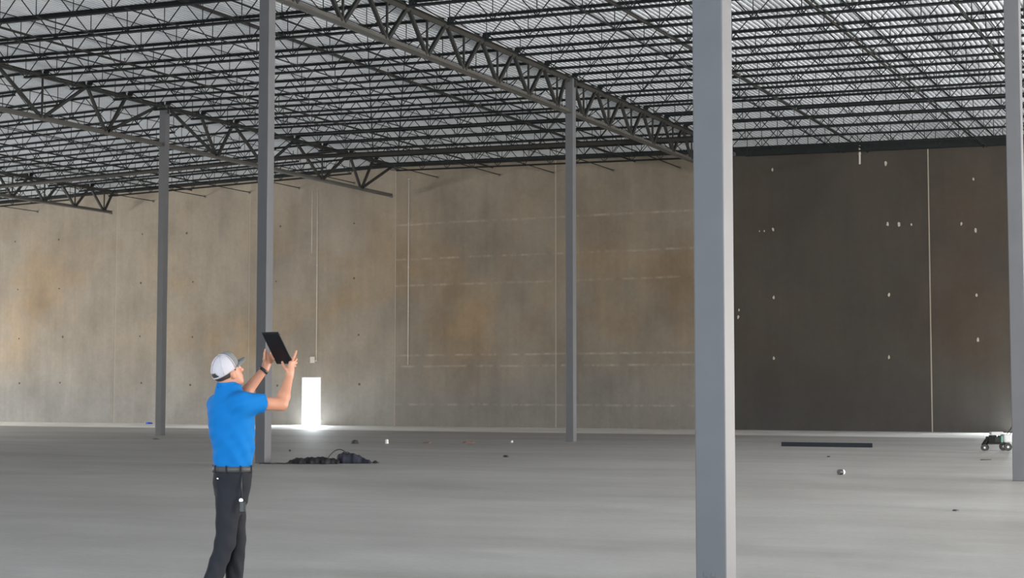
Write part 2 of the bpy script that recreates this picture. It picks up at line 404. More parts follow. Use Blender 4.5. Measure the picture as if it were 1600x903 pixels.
for x0, meshes, k0, where in BAYS:
    for k in range(k0, 8):
        y = YL[2]+STEP*k
        r = empty('roof_joist', (x0, y, deck_z(x0)))
        tag(r, f'{ORD[7-k]} dark open-web roof joist from the back wall, {where}', 'joist', 'open-web roof joists')
        for nm, me in meshes[0]: link(nm, me, None, r)
        for p in meshes[1]: link('web_strut', STRUT, None, r, p)

# bridging rows between the joists
BR = [1.9, 5.0, 7.6, 10.4, 13.4]
for x0, k0, where in ((XL[4], 2, 'far left bay'), (XL[3], -5, 'bay left of ridge'), (XL[2], -7, 'middle bay'), (XL[1], -6, 'right-hand bay')):
    for i, dx in enumerate(BR if x0 != XL[1] else [5.0, 10.4, 13.4]):
        x = x0+dx
        if x < -60: continue
        zt, zb = deck_z(x)-.06, deck_z(x)-JD-.012
        r = empty('bridging_row', (x, YL[2]+STEP*k0-0.3, 0)); ln = (BACK_Y-0.01 if x0 != XL[1] else YL[2]+7*STEP+.15)-r.location.y
        tag(r, f'{ORD[i]} thin bridging row from the left, {where}', 'bridging', 'joist bridging rows')
        MB().bar((0, 0, zb), (0, ln, zb), .032, .006).bar((.015, 0, zb+.012), (.015, ln, zb+.012), .005, .03).build('bottom_angle', JOIST, r)
        MB().bar((0, 0, zt), (0, ln, zt), .03, .006).bar((.014, 0, zt-.012), (.014, ln, zt-.012), .005, .028).build('top_angle', JOIST, r)
        if x0 != XL[1]: MB().box(-.05, .05, ln-.012, ln, zb-.06, zb+.06).build('wall_clip', PLATE, r)

# ------------------------------------------------------------------ sprinkler pipes
PY = 54.0
pz = lambda x: deck_z(x)-JD-.26
m = MB().tube([(LEFT_X+.3, PY, pz(LEFT_X)), (RIDGE, PY, pz(RIDGE)), (-17.8, PY, pz(-17.8)), (-17.55, PY, pz(-17.8)+.12), (-17.5, PY, pz(-17.8)+.8)], .085, 10)
r = empty('sprinkler_main', (RIDGE, PY, 0)); tag(r, 'thick dark sprinkler main pipe slung under the joists across the hall', 'pipe')
mp = m.build('main_pipe', PIPE, r, loc=(-RIDGE, -PY, 0), smooth=True)
h = MB()
for k in range(9):
    x = -61.1+k*5.1; h.bar((x-RIDGE, .0, pz(x)+.085), (x-RIDGE, .0, pz(x)+.28), .02, .02); 
h.build('pipe_hanger', PIPE, r)
for i, (x, ya, wh) in enumerate([(-6.7, 33, 'nearest the right edge'), (-9.9, 33, 'second from the right edge'), (-14.3, 32, 'just right of the long girder'), (-24.0, 31, 'just left of the long girder'),
                             (-30.6, 30, 'left of the middle, above the man'), (-39.4, 40, 'just left of the ridge girder'), (-46.6, 46, 'at the far left')]):
    z = deck_z(x)-JD+.16
    r = empty('sprinkler_branch', (x, ya, z)); tag(r, f'slim dark sprinkler branch pipe running towards the wall, {wh}', 'pipe', 'sprinkler branch pipes')
    MB().rod((0, 0, 0), (0, 62.0-ya, 0), .036, 8).build('pipe', PIPE, r, smooth=True)
    for q in range(int((62-ya)/3.1)):
        y = 1.2+q*3.1
        MB().rod((0, y, .0), (0, y, .10), .014, 6).rod((0, y, .10), (0, y, .13), .03, 6).build('sprinkler_head', PLATE, r)

# ------------------------------------------------------------------ conduits on the back wall
def conduit(x, z0, z1, rr, label, box=False):
    r = empty('wall_conduit', (x, BACK_Y-.006, z0)); tag(r, label, 'conduit', 'thin conduits on the back wall')
    MB().rod((0, 0, 0), (0, 0, z1-z0), rr, 8).build('tube', GALV, r, smooth=True)
    c = MB()
    for q in range(int((z1-z0)/2)+1): c.box(-rr*1.6, rr*1.6, -.006, .028, .4+q*2, .43+q*2)
    c.build('strap', GALV, r)
    if box: MB().box(-.30, -.06, -.07, .028, -.12, .16).box(-.06, .04, -.04, .02, -.06, .0).build('junction_box', GALV, r)
conduit(-40.30, 3.0, 10.9, .026, 'long thin vertical conduit ending above the bright doorway', True)
conduit(-40.60, 8.0, 10.9, .02, 'short thin conduit high on the wall beside the long one')
conduit(-35.44, 2.75, 11.1, .026, 'pale vertical conduit on the wall right of the ridge girder end')
conduit(-14.9, 10.6, 11.35, .04, 'short pale pipe stub high on the dark wall panel')
#__OBJECTS__
# ------------------------------------------------------------------ implicit surfaces (for the person and soft things)
def smin(a, b, k):
    h = np.maximum(k-np.abs(a-b), 0)/k
    return np.minimum(a, b)-h*h*k*0.25
def cone(P, a, b, ra, rb):
    a = np.asarray(a, np.float32); b = np.asarray(b, np.float32); d = b-a
    t = np.clip(((P-a)@d)/max(float(d@d), 1e-9), 0, 1)
    return np.linalg.norm(P-a-t[:, None]*d, axis=1)-(ra+(rb-ra)*t)
def ellip(P, c, r, axes=None):
    q = P-np.asarray(c, np.float32)
    if axes is not None: q = q@np.asarray(axes, np.float32).T
    q = q/np.asarray(r, np.float32)
    return (np.linalg.norm(q, axis=1)-1)*min(r)
def loft(P, st, fx, fy):           # st rows: z, cu, cv, a (along fx), b (along fy)
    z = P[:, 2]; st = np.asarray(st, np.float32)
    cu, cv, a, b = (np.interp(z, st[:, 0], st[:, k]) for k in (1, 2, 3, 4))
    dx, dy = P[:, 0]-cu, P[:, 1]-cv
    x = (dx*fx[0]+dy*fx[1])/a; y = (dx*fy[0]+dy*fy[1])/b
    d = (np.sqrt(x*x+y*y+1e-9)-1)*np.minimum(a, b)
    return np.maximum(d, np.maximum(st[0, 0]-z, z-st[-1, 0]))
def iso_mesh(name, fn, lo, hi, h):
    lo = np.asarray(lo, np.float32); hi = np.asarray(hi, np.float32); C = 6
    nb = np.ceil((hi-lo)/(h*C)).astype(int); n = nb*C+1
    gx = [lo[k]+h*C*(np.arange(nb[k])+0.5) for k in range(3)]
    G = np.stack(np.meshgrid(*gx, indexing='ij'), -1).reshape(-1, 3).astype(np.float32)
    d = fn(G).reshape(nb)
    V = np.empty(n, np.float32)
    big = np.where(d < 0, -1.0, 1.0).astype(np.float32)
    V[:-1, :-1, :-1] = big.repeat(C, 0).repeat(C, 1).repeat(C, 2); V[-1] = 1; V[:, -1] = 1; V[:, :, -1] = 1
    act = np.abs(d) < h*C*0.87*1.9
    mask = np.zeros(n, bool)
    for a in np.argwhere(act):
        s = a*C; mask[s[0]:s[0]+C+1, s[1]:s[1]+C+1, s[2]:s[2]+C+1] = True
    I = np.argwhere(mask)
    val = np.empty(len(I), np.float32)
    for s in range(0, len(I), 400000): val[s:s+400000] = fn((lo+h*I[s:s+400000]).astype(np.float32))
    V[mask] = val
    In = V < 0
    sl = [slice(None, -1), slice(1, None)]
    cnt = sum(In[sl[i], sl[j], sl[k]].astype(np.int8) for i in (0, 1) for j in (0, 1) for k in (0, 1))
    cm = (cnt > 0) & (cnt < 8)
    cells = np.argwhere(cm); idx = -np.ones(cm.shape, np.int32); idx[cm] = np.arange(len(cells))
    acc = np.zeros((len(cells), 3)); num = np.zeros(len(cells))
    corners = [(i, j, k) for i in (0, 1) for j in (0, 1) for k in (0, 1)]
    cv = {c: V[tuple((cells+np.array(c)).T)] for c in corners}
    for a in corners:
        for ax in range(3):
            if a[ax] == 0:
                b = list(a); b[ax] = 1; b = tuple(b)
                va, vb = cv[a], cv[b]; x = (va < 0) != (vb < 0)
                t = np.where(x, va/np.where(x, va-vb, 1), 0)
                p = np.tile(np.array(a, float), (len(cells), 1)); p[:, ax] = t
                acc[x] += p[x]; num[x] += 1
    verts = lo+h*(cells+acc/num[:, None])
    quads = []
    for ax in range(3):
        o1, o2 = [(1, 2), (2, 0), (0, 1)][ax]
        A = [slice(None)]*3; B = [slice(None)]*3; A[ax] = slice(None, -1); B[ax] = slice(1, None)
        ch = In[tuple(A)] != In[tuple(B)]
        E_ = np.argwhere(ch)
        ok = (E_[:, o1] > 0) & (E_[:, o2] > 0) & (E_[:, o1] < n[o1]-1) & (E_[:, o2] < n[o2]-1); E_ = E_[ok]
        ins = In[tuple(E_.T)]
        e1 = np.zeros(3, int); e1[o1] = 1; e2 = np.zeros(3, int); e2[o2] = 1
        q = np.stack([idx[tuple((E_-e1-e2).T)], idx[tuple((E_-e2).T)], idx[tuple(E_.T)], idx[tuple((E_-e1).T)]], 1)
        q = q[(q >= 0).all(1)] if (q < 0).any() else q
        ins = ins[:len(q)]
        q = np.where(ins[:, None], q, q[:, ::-1]); quads.append(q)
    F = np.concatenate(quads)
    me = bpy.data.meshes.new(name); me.from_pydata(verts.tolist(), [], F.tolist()); me.update(); me.shade_smooth()
    return me

# ------------------------------------------------------------------ the person (local axes: x to the viewer's right, y away, z up)
SKIN = mat('skin', (0.46, 0.205, 0.125), 0.5, var=0.08, scale=14)
SHIRT = mat('blue_polo', (0.003, 0.135, 0.40), 0.85, spec=0.2, var=0.10, scale=5, bump=0.15)
TROUS = mat('charcoal_trousers', (0.020, 0.0205, 0.025), 0.85, var=0.15, scale=7, bump=0.1, spec=0.15)
BELT = mat('grey_belt', (0.055, 0.050, 0.048), 0.6)
CAPW = mat('white_cap_mesh', (0.45, 0.415, 0.44), 0.8, var=0.08, scale=120)
CAPG = mat('grey_cap_front', (0.17, 0.17, 0.165), 0.8, var=0.12, scale=40)
HAIR = mat('dark_hair', (0.035, 0.026, 0.022), 0.7)
BLACK = mat('matt_black', (0.012, 0.012, 0.013), 0.5)
GLASS = mat('black_screen', (0.006, 0.006, 0.008), 0.35, spec=0.25)
SHOE = mat('dark_shoe_leather', (0.025, 0.022, 0.02), 0.5)
CHROME = mat('bright_metal', (0.8, 0.8, 0.8), 0.2, metal=1.0)
EYE_M = mat('eye_white', (0.7, 0.68, 0.65), 0.3)
MAN = (-6.714, 9.396, 0.0)
def J(px, py, v):
    d = 11.35+v
    return np.array([(px-800)/2507.2*d+2.001, v, 1.55-(py-612)/2507.2*d], np.float32)
FA = math.radians(45); FX = (math.cos(FA), -math.sin(FA)); FY = (math.sin(FA), math.cos(FA))
CV = 0.09
TORSO = [(0.985, .018, CV, .150, .118), (1.02, .018, CV, .156, .121), (1.15, .018, CV, .176, .136), (1.24, .010, CV, .186, .145), (1.36, .0, CV, .198, .146), (1.45, -.006, CV, .196, .130),
         (1.505, -.010, CV, .172, .110), (1.55, -.010, CV, .112, .088), (1.60, -.006, CV+.01, .076, .072)]
def shrink(st, k): return [(z, a, b, c-k, d-k) for z, a, b, c, d in st]
RS, RE, RW = J(379, 629, -.045), J(440, 632, .10), J(452, 588, .24)
LS, LE, LW = J(340, 632, .20), J(374, 626, .36), J(413.5, 577, .40)
HIP_R, KNEE_R, ANK_R = J(359, 782, .03), J(355, 845, .02), J(325, 937, -.06)
HIP_L, KNEE_L, ANK_L = J(367, 780, .14), J(371, 845, .20), J(369, 934, .20)
HC = J(354.5, 581, .08)
ha, ht = math.radians(50), math.radians(25)
f0 = np.array([math.sin(ha), math.cos(ha), 0]); zz = np.array([0, 0, 1.])
HF = math.cos(ht)*f0+math.sin(ht)*zz; HU = -math.sin(ht)*f0+math.cos(ht)*zz; HR = np.array([math.cos(ha), -math.sin(ha), 0])
HA = np.array([HR, HF, HU])
def hd(x, y, z): return (HC+x*HR+y*HF+z*HU).astype(np.float32)
def head(P):
    d = ellip(P, hd(0, -.008, .030), (.078, .098, .092), HA)
    d = smin(d, ellip(P, hd(0, .028, -.045), (.060, .070, .082), HA), .04)
    d = smin(d, ellip(P, hd(0, .062, -.105), (.034, .026, .022), HA), .03)                 # chin
    d = smin(d, cone(P, hd(0, .088, .002), hd(0, .116, -.036), .010, .015), .02)           # nose
    d = smin(d, cone(P, hd(-.02, .088, -.070), hd(.02, .088, -.070), .008, .008), .012)    # lips
    d = smin(d, cone(P, hd(-.035, .082, .018), hd(.035, .082, .018), .012, .012), .025)    # brow
    for s in (-1, 1):
        d = smin(d, ellip(P, hd(s*.079, -.004, -.022), (.011, .021, .033), HA), .008)
        d = np.maximum(d, -(np.linalg.norm(P-hd(s*.032, .092, -.002), axis=1)-.013))       # eye sockets
    return d
# tablet frame
TC = J(433, 544, .345); TS = np.array([.78, -.626, 0]); TL_ = np.array([-.35, -.436, .829]); TL_ = TL_/np.linalg.norm(TL_)
TN = np.cross(TS, TL_)                              # towards him (screen side) or away; fixed below
if TN[1] > 0: TN = -TN
TWID, TLEN, TTH = .178, .276, .010
def tb(s, l, n): return (TC+s*TS+l*TL_+n*TN).astype(np.float32)
hw, hl_ = TWID/2, TLEN/2
def chain(P, pts, r0, r1):
    n = len(pts)-1; d = None
    for i in range(n):
        c = cone(P, pts[i], pts[i+1], r0+(r1-r0)*i/n, r0+(r1-r0)*(i+1)/n)
        d = c if d is None else smin(d, c, .006)
    return d
# right hand: holds the lower right corner, index finger lifted
RK = J(455.5, 569, .262)                              # knuckle centre
rdir = (RK-RW)/np.linalg.norm(RK-RW)
RH = {'index': [RK+np.array([.004, -.012, .006], np.float32), J(459, 558.5, .255), J(461, 553, .26), J(462.5, 548.5, .27)],
      'middle': [RK+np.array([.012, -.002, .004], np.float32), J(462.5, 561.5, .285), J(460.5, 558.5, .318), J(456, 560, .335)],
      'ring': [RK+np.array([.014, .014, -.003], np.float32), J(462.5, 567, .300), J(459, 564.5, .330), J(454, 566, .345)],
      'little': [RK+np.array([.012, .028, -.012], np.float32), J(461, 572.5, .312), J(457.5, 571, .338), J(453.5, 572, .348)],
      'thumb': [J(451, 581, .225), J(446.5, 577, .222), J(442.5, 571, .245), J(440.5, 566, .262)]}
# left hand: thumb up along the left edge, fingers behind the tablet
LK = J(420, 559, .425)
LH = {'index': [LK+np.array([.008, .0, .016], np.float32), tb(-hw+.012, -.012, -.030), tb(-hw+.040, .008, -.024), tb(-hw+.060, .020, -.018)],
      'middle': [LK+np.array([.014, .008, .002], np.float32), tb(-hw+.014, -.034, -.036), tb(-hw+.046, -.020, -.026), tb(-hw+.068, -.010, -.018)],
      'ring': [LK+np.array([.016, .012, -.014], np.float32), tb(-hw+.016, -.056, -.036), tb(-hw+.046, -.046, -.026), tb(-hw+.066, -.038, -.018)],
      'little': [LK+np.array([.016, .012, -.030], np.float32), tb(-hw+.018, -.078, -.032), tb(-hw+.042, -.070, -.024), tb(-hw+.058, -.064, -.018)],
      'thumb': [J(413.5, 570, .392), J(412.5, 561, .380), J(413.2, 552, .378), J(414.8, 544.5, .385)]}
def hand(P, W_, K, H_, across):
    across = np.asarray(across, np.float32)
    d = cone(P, W_, W_*.4+K*.6, .027, .024)
    for s in (-1, -.33, .33, 1): d = smin(d, cone(P, W_*.75+K*.25+across*s*.5, K+across*s, .016, .013), .018)
    d = smin(d, cone(P, W_*.7+K*.3, H_['thumb'][0], .018, .014), .02)
    for nm, r0, r1 in (('index', .0095, .0078), ('middle', .0098, .008), ('ring', .0094, .0077), ('little', .0085, .007), ('thumb', .0125, .0095)):
        d = smin(d, chain(P, H_[nm], r0, r1), .006)
    return d
def body(P):
    d = loft(P, shrink(TORSO[:-1], .022), FX, FY)
    d = smin(d, cone(P, J(352.5, 612, .085), hd(0, -.030, -.055), .060, .056), .035)
    d = smin(d, head(P), .03)
    for s_, e, w in ((RS, RE, RW), (LS, LE, LW)):
        d = smin(d, cone(P, s_, e, .058, .043), .04)
        m1 = e*.72+w*.28
        a = smin(cone(P, e, m1, .043, .045), cone(P, m1, w, .045, .0275), .02)
        d = smin(d, a, .025)
    d = smin(d, hand(P, RW, RK, RH, np.array([.006, .026, -.010])), .012)
    d = smin(d, hand(P, LW, LK, LH, np.array([.012, .010, -.026])), .012)
    d = smin(d, ellip(P, (.02, CV, .93), (.10, .10, .10)), .05)
    for a, k, n in ((HIP_R, KNEE_R, ANK_R), (HIP_L, KNEE_L, ANK_L)):
        d = smin(d, cone(P, a, k, .074, .050), .04); d = smin(d, cone(P, k, n, .050, .036), .03)
    return d
def shirt(P):
    d = loft(P, TORSO, FX, FY)
    w = .0035*np.sin(P[:, 2]*38+P[:, 0]*55+3*np.sin(P[:, 1]*14))*np.clip((1.40-P[:, 2])*4, 0, 1)+.002*np.sin(P[:, 2]*75-P[:, 0]*40)
    for s_, e, t in ((RS, RE, .56), (LS, LE, .60)):
        q = s_+(e-s_)*t
        sl = cone(P, s_, q+(e-s_)*.12, .076 if s_ is RS else .060, .066 if s_ is RS else .060); dirv = (e-s_)/np.linalg.norm(e-s_)
        sl = np.maximum(sl, (P-q)@dirv)
        d = smin(d, sl, .07)
        d = np.maximum(d, np.where(np.abs((P-q)@dirv) < .05, np.where(np.linalg.norm(P-q, axis=1) < .12, (P-q)@dirv, -1), -1))
    d = smin(d, cone(P, J(353, 613, .09), J(355, 601, .09), .080, .072), .02)              # collar
    d = np.maximum(d, -(cone(P, J(353, 606, .09), J(358, 588, .11), .060, .066)))
    return d+w
def trousers(P):
    d = loft(P, [(.70, .025, CV, .04, .03), (.76, .024, CV, .11, .085), (.82, .012, CV, .140, .112), (.90, .012, CV, .158, .124), (.97, .018, CV, .158, .124), (1.02, .018, CV, .152, .120)], FX, FY)
    g = None
    for a, k, n in ((HIP_R, KNEE_R, ANK_R), (HIP_L, KNEE_L, ANK_L)):
        n2 = n+(n-k)*.06
        l = smin(cone(P, a, k, .090, .069), cone(P, k, n2, .068, .060), .03)
        g = l if g is None else smin(g, l, .012)
    d = smin(d, g, .05)
    d = np.maximum(d, .045-P[:, 2])
    return d+.002*np.sin(P[:, 2]*46+P[:, 0]*60)*np.clip((.95-P[:, 2])*5, 0, 1)+.0035*np.sin(P[:, 2]*24+P[:, 0]*75+P[:, 1]*40)*np.clip((.55-P[:, 2])*4, 0, 1)
man = empty('person', MAN, YAW)
tag(man, 'man in blue polo and white cap holding up a tablet, seen from behind', 'person')
link('body', iso_mesh('body', body, (-.30, -.30, .02), (.62, .60, 1.86), .0058), SKIN, man)
link('polo_shirt', iso_mesh('polo_shirt', shirt, (-.30, -.30, .95), (.40, .50, 1.68), .009), SHIRT, man)
link('trousers', iso_mesh('trousers', trousers, (-.35, -.30, .0), (.35, .45, 1.06), .010), TROUS, man)
# hair at the nape, below the cap
def hair(P):
    d = ellip(P, hd(0, -.012, .022), (.083, .102, .094), HA)
    q = (P-HC)@HA.T.astype(np.float32)
    d = np.maximum(d, q[:, 1]-.035-.35*np.maximum(q[:, 2], -.02)); d = np.maximum(d, -.082-q[:, 2]-.25*np.minimum(q[:, 1], 0)*-1)
    return np.maximum(d, -(ellip(P, hd(.08, 0, -.022), (.03, .026, .036), HA)))
link('hair', iso_mesh('hair', hair, HC-.16, HC+.16, .006), HAIR, man)
for s in (-1, 1):
    bm = bmesh.new(); bmesh.ops.create_uvsphere(bm, u_segments=12, v_segments=8, radius=.0125); me = bpy.data.meshes.new('eye'); bm.to_mesh(me); bm.free()
    link('eye', me, EYE_M, man, tuple(float(c) for c in hd(s*.032, .082, -.002)), True)
# cap
cr = (.090, .110, .100); cc0 = (0, -.008, .030)
def dome(th, az, k=1.0):      # az 0 = front
    tilt = .018*math.cos(az)*max(0, math.sin(th))    # rim higher at front
    return hd(cc0[0]+k*cr[0]*math.sin(th)*math.sin(az), cc0[1]+k*cr[1]*math.sin(th)*math.cos(az), cc0[2]+k*cr[2]*math.cos(th)*(1+.16*max(0.0, math.cos(az))*math.sin(th)**.5)+tilt)
cap = empty('cap', (0, 0, 0)); cap.parent = man
def dome_part(name, azs, cond, material):
    m = MB(); T = [math.radians(2+ (103-2)*i/16) for i in range(17)]
    ids = {}
    def vid(i, j):
        if (i, j) not in ids: ids[(i, j)] = len(m.v); m.v.append(tuple(float(c) for c in dome(T[i], azs[j])))
        return ids[(i, j)]
    for i in range(16):
        for j in range(len(azs)-1):
            if cond(T[i], (azs[j]+azs[j+1])/2): m.f.append((vid(i, j), vid(i+1, j), vid(i+1, j+1), vid(i, j+1)))
    o = m.build(name, material, cap, smooth=True)
    s = o.modifiers.new('thick', 'SOLIDIFY'); s.thickness = .004; s.offset = 1
    return o
fa = [math.radians(-72+144*j/20) for j in range(21)]
ba = [math.radians(72+216*j/40) for j in range(41)]
dome_part('front_panel', fa, lambda t, a: True, CAPG)
dome_part('mesh_panel', ba, lambda t, a: not (abs(a-pi) < math.radians(30) and math.radians(72) < t < math.radians(91) and (math.degrees(abs(a-pi))/30)**2+((91-math.degrees(t))/19)**2 < 1.0), CAPW)
for a in (72, 124, 180, 236, 288):
    m = MB(); m.tube([tuple(float(c) for c in dome(math.radians(4+ (66 if a == 180 else 92)*i/10), math.radians(a), 1.035)) for i in range(11)], .0035, 5)
    m.build('seam', CAPW, cap, smooth=True)
m = MB(); nb_ = 18
for j in range(nb_+1):
    az = math.radians(-60+120*j/nb_)
    for i in range(6):
        t = i/5.0; ext = .068*(1-(abs(math.degrees(az))/64)**2.4)
        x = cr[0]*math.sin(az)*(1+.02*t); y = cr[1]*math.cos(az)+ext*t
        z = cc0[2]-.010+.018*math.cos(az)-.004*t-1.6*x*x*(1+.4*t)
        m.v.append(tuple(float(c) for c in hd(x, y+cc0[1], z)))
for j in range(nb_):
    for i in range(5): a = j*6+i; m.f.append((a, a+1, a+7, a+6))
o = m.build('brim', CAPG, cap, smooth=True); s = o.modifiers.new('thick', 'SOLIDIFY'); s.thickness = .006; s.offset = 0
m = MB().rod(tuple(dome(0, 0)), tuple(dome(0, 0, 1.06)), .008, 8); m.build('top_button', CAPW, cap)
# belt, buckle, button, key strap and pouch
def belt_ring(z0, z1, k):
    m = MB(); n = 48
    for z in (z0, z1):
        for q in range(n):
            t = 2*pi*q/n; a, b = .154+k, .122+k
            x, y = a*math.cos(t), b*math.sin(t)
            m.v.append((.018+x*FX[0]+y*FY[0], CV+x*FX[1]+y*FY[1], z))
    for q in range(n): m.f.append((q, (q+1) % n, n+(q+1) % n, n+q))
    return m
o = belt_ring(.985, 1.022, .004).build('belt', BELT, man, smooth=True); s = o.modifiers.new('thick', 'SOLIDIFY'); s.thickness = .006; s.offset = 1
for t in (-150, -100, -60, -20, 20, 160):
    t = math.radians(t); x, y = .166*math.cos(t), .134*math.sin(t); px, py = .018+x*FX[0]+y*FY[0], CV+x*FX[1]+y*FY[1]
    MB().box(px-.006, px+.006, py-.004, py+.004, .975, 1.030).build('belt_loop', TROUS, man)
by_ = .134; bx, by2 = .018+by_*FY[0], CV+by_*FY[1]
b_ = MB().box(-.025, .025, -.004, .004, -.02, .02).build('buckle', CHROME, man, loc=(bx, by2, 1.003)); b_.rotation_euler = (0, 0, -FA)
bp = J(342, 747, -.045); MB().rod((bp[0], bp[1]-.012, bp[2]), (bp[0], bp[1]+.01, bp[2]), .005, 10).build('pocket_button', CHROME, man)
k0 = J(378.5, 737, -.035); k1 = J(379, 778, -.045); k2 = J(380.5, 790, -.05)
MB().tube([tuple(k0), tuple((k0+k1)/2+np.array([.002, -.01, 0])), tuple(k1)], .006, 6).build('key_strap', BLACK, man, smooth=True)
MB().rod((k1[0], k1[1]-.012, k1[2]-.012), (k1[0], k1[1]+.006, k1[2]-.012), .014, 8).build('key_clip', CHROME, man)
o = MB().box(k2[0]-.022, k2[0]+.022, k2[1]-.010, k2[1]+.010, k2[2]-.045, k2[2]+.035).build('key_pouch', BLACK, man); bevel(o, .008)
# wristband and shoes
wd = (RW-RE)/np.linalg.norm(RW-RE); wl = (LW-LE)/np.linalg.norm(LW-LE); wb0 = LW-wl*.012
m = MB(); m.rod(tuple(wb0-wl*.011), tuple(wb0+wl*.011), .034, 18, caps=False)
o = m.build('wristband', BLACK, man, smooth=True); s = o.modifiers.new('thick', 'SOLIDIFY'); s.thickness = .006; s.offset = 0
for an in (ANK_R, ANK_L):
    c = np.array([an[0]+.06*FY[0], an[1]+.06*FY[1], 0])
    def shoe(P, c=c, an=an):
        ax = np.array([[FX[0], FX[1], 0], [FY[0], FY[1], 0], [0, 0, 1]])
        d = smin(ellip(P, c+np.array([.03*FY[0], .03*FY[1], .04]), (.048, .125, .045), ax), cone(P, (an[0], an[1], .04), (an[0], an[1], .10), .046, .042), .05)
        return np.maximum(d, .002-P[:, 2])
    link('shoe', iso_mesh('shoe', shoe, (c[0]-.22, c[1]-.22, -.01), (c[0]+.22, c[1]+.22, .17), .010), SHOE, man)

# the tablet he holds
tab = empty('tablet', tuple(Matrix.Rotation(YAW, 3, 'Z')@Vector(tuple(float(c) for c in TC))+Vector(MAN)))
rot = Matrix((Vector(TS), Vector(TL_), Vector(TN))).transposed()
tab.rotation_euler = (Matrix.Rotation(YAW, 3, 'Z')@rot).to_euler()
tag(tab, 'black tablet computer held up in both hands by the man', 'tablet')
o = MB().box(-hw, hw, -hl_, hl_, -TTH/2, TTH/2-.001).build('case', BLACK, tab); bevel(o, .006, 3)
MB().box(-hw+.010, hw-.010, -hl_+.014, hl_-.014, TTH/2-.001, TTH/2+.0006).build('screen', GLASS, tab)
MB().rod((-hw+.02, hl_-.02, -TTH/2-.002), (-hw+.02, hl_-.02, -TTH/2), .006, 10).build('camera_lens', GLASS, tab)

# ------------------------------------------------------------------ things lying on the floor
# square steel tube
r = empty('steel_tube', (-11.63, 44.89, 0), math.atan2(.09, 2.54)); tag(r, 'long dark square steel tube lying on the floor before the dark wall', 'steel tube')
STEEL = mat('dark_blue_steel', (0.018, 0.021, 0.028), 0.7, spec=0.2)
m = MB(); L_ = 1.28
m.box(-L_, L_, -.06, .06, .0, .008).box(-L_, L_, -.06, .06, .112, .12).box(-L_, L_, -.06, -.052, .008, .112).box(-L_, L_, .052, .06, .008, .112)
m.build('tube_body', STEEL, r)
# wheeled machine (walk-behind floor saw)
ENG = mat('dark_engine', (0.014, 0.016, 0.015), 0.7, spec=0.2); PALE = mat('pale_grey_housing', (0.40, 0.41, 0.42), 0.6); GRN = mat('green_housing', (0.05, 0.16, 0.13), 0.5)
RUB = mat('wheel_rubber', (0.02, 0.02, 0.02), 0.8)
mc = empty('floor_machine', (-6.86, 43.95, 0), YAW); tag(mc, 'small wheeled floor machine with pale housing and dark engine beside the right column', 'machine')
o = MB().box(-.25, .33, -.17, .17, .17, .21).build('chassis', ENG, mc); bevel(o, .01)
o = MB().box(-.22, .10, -.14, .14, .211, .36).box(-.15, .02, -.10, .10, .36, .41).build('engine_block', ENG, mc); bevel(o, .02)
fins = MB()
for q in range(5): fins.box(-.20+.035*q, -.185+.035*q, -.16, .16, .23, .37)
fins.build('cooling_fins', ENG, mc)
o = MB().box(.10, .17, -.15, .15, .211, .40).build('side_housing', GRN, mc); bevel(o, .02)
o = MB().box(.17, .40, -.17, .17, .211, .44).build('water_tank', PALE, mc); bevel(o, .05, 3)
o = MB().box(-.14, .20, -.11, .11, .42, .50).build('top_cover', PALE, mc); bevel(o, .03, 3)
o = MB().bar((-.22, 0, .30), (-.33, 0, .14), .22, .05).build('blade_guard', ENG, mc); bevel(o, .02)
MB().rod((.30, -.13, .36), (.62, -.13, .80), .014, 8).rod((.30, .13, .36), (.62, .13, .80), .014, 8).rod((.62, -.16, .80), (.62, .16, .80), .016, 8).build('handlebar', ENG, mc, smooth=True)
for x, y, rr in ((-.33, -.13, .085), (-.22, .13, .085), (.27, -.19, .105), (.27, .19, .105)):
    w = MB().rod((x, y-.03, rr), (x, y+.03, rr), rr, 20).build('wheel', RUB, mc)
    MB().rod((x, y-.034, rr), (x, y+.034, rr), rr*.32, 14).build('hub', PALE, w)
    MB().bar((x, y, rr+.02), (x*.8, y*.8, .19), .03, .03).build('wheel_fork', ENG, mc)
# dark tarpaulin and bag at the foot of the second column
TARP = mat('black_tarp', (0.010, 0.010, 0.013), 0.8, bump=0.3, scale=9); BAGM = mat('navy_bag_cloth', (0.013, 0.014, 0.026), 0.85, bump=0.3, scale=12)
def lump(cfg, seed):
    rg = np.random.RandomState(seed); ph = rg.rand(6)*6
    def f(P):
        d = None
        for c, rr in cfg:
            e = ellip(P, c, rr); d = e if d is None else smin(d, e, .06)
        d = d+.012*np.sin(P[:, 0]*23+ph[0]+2*np.sin(P[:, 1]*9))+.008*np.sin(P[:, 1]*31+P[:, 0]*17+ph[1])+.006*np.sin(P[:, 0]*55+ph[2])
        return np.maximum(d, .002-P[:, 2])
    return f
tp = empty('folded_tarp', (-18.72, 29.55, 0), YAW); tag(tp, 'flat heap of black tarpaulin on the floor behind the man', 'tarpaulin')
link('cloth', iso_mesh('cloth', lump([((-.42, 0, .02), (.26, .24, .10)), ((-.10, .02, .03), (.30, .26, .11)), ((.16, 0, .02), (.26, .22, .09))], 3), (-.8, -.4, -.02), (.55, .4, .22), .022), TARP, tp)
bgo = empty('duffel_bag', (-18.31, 29.93, 0), YAW); tag(bgo, 'slumped dark blue bag lying at the right end of the black tarpaulin', 'bag')
link('bag_body', iso_mesh('bag_body', lump([((.02, 0, .09), (.22, .18, .14)), ((.18, .02, .06), (.20, .15, .14)), ((.42, -.02, .01), (.24, .11, .065))], 5), (-.35, -.3, -.02), (.75, .3, .28), .02), BAGM, bgo)
MB().tube([(-.12, -.05, .16), (-.05, -.07, .24), (.06, -.07, .245), (.16, -.04, .18)], .012, 6).build('carry_strap', BLACK, bgo, smooth=True)
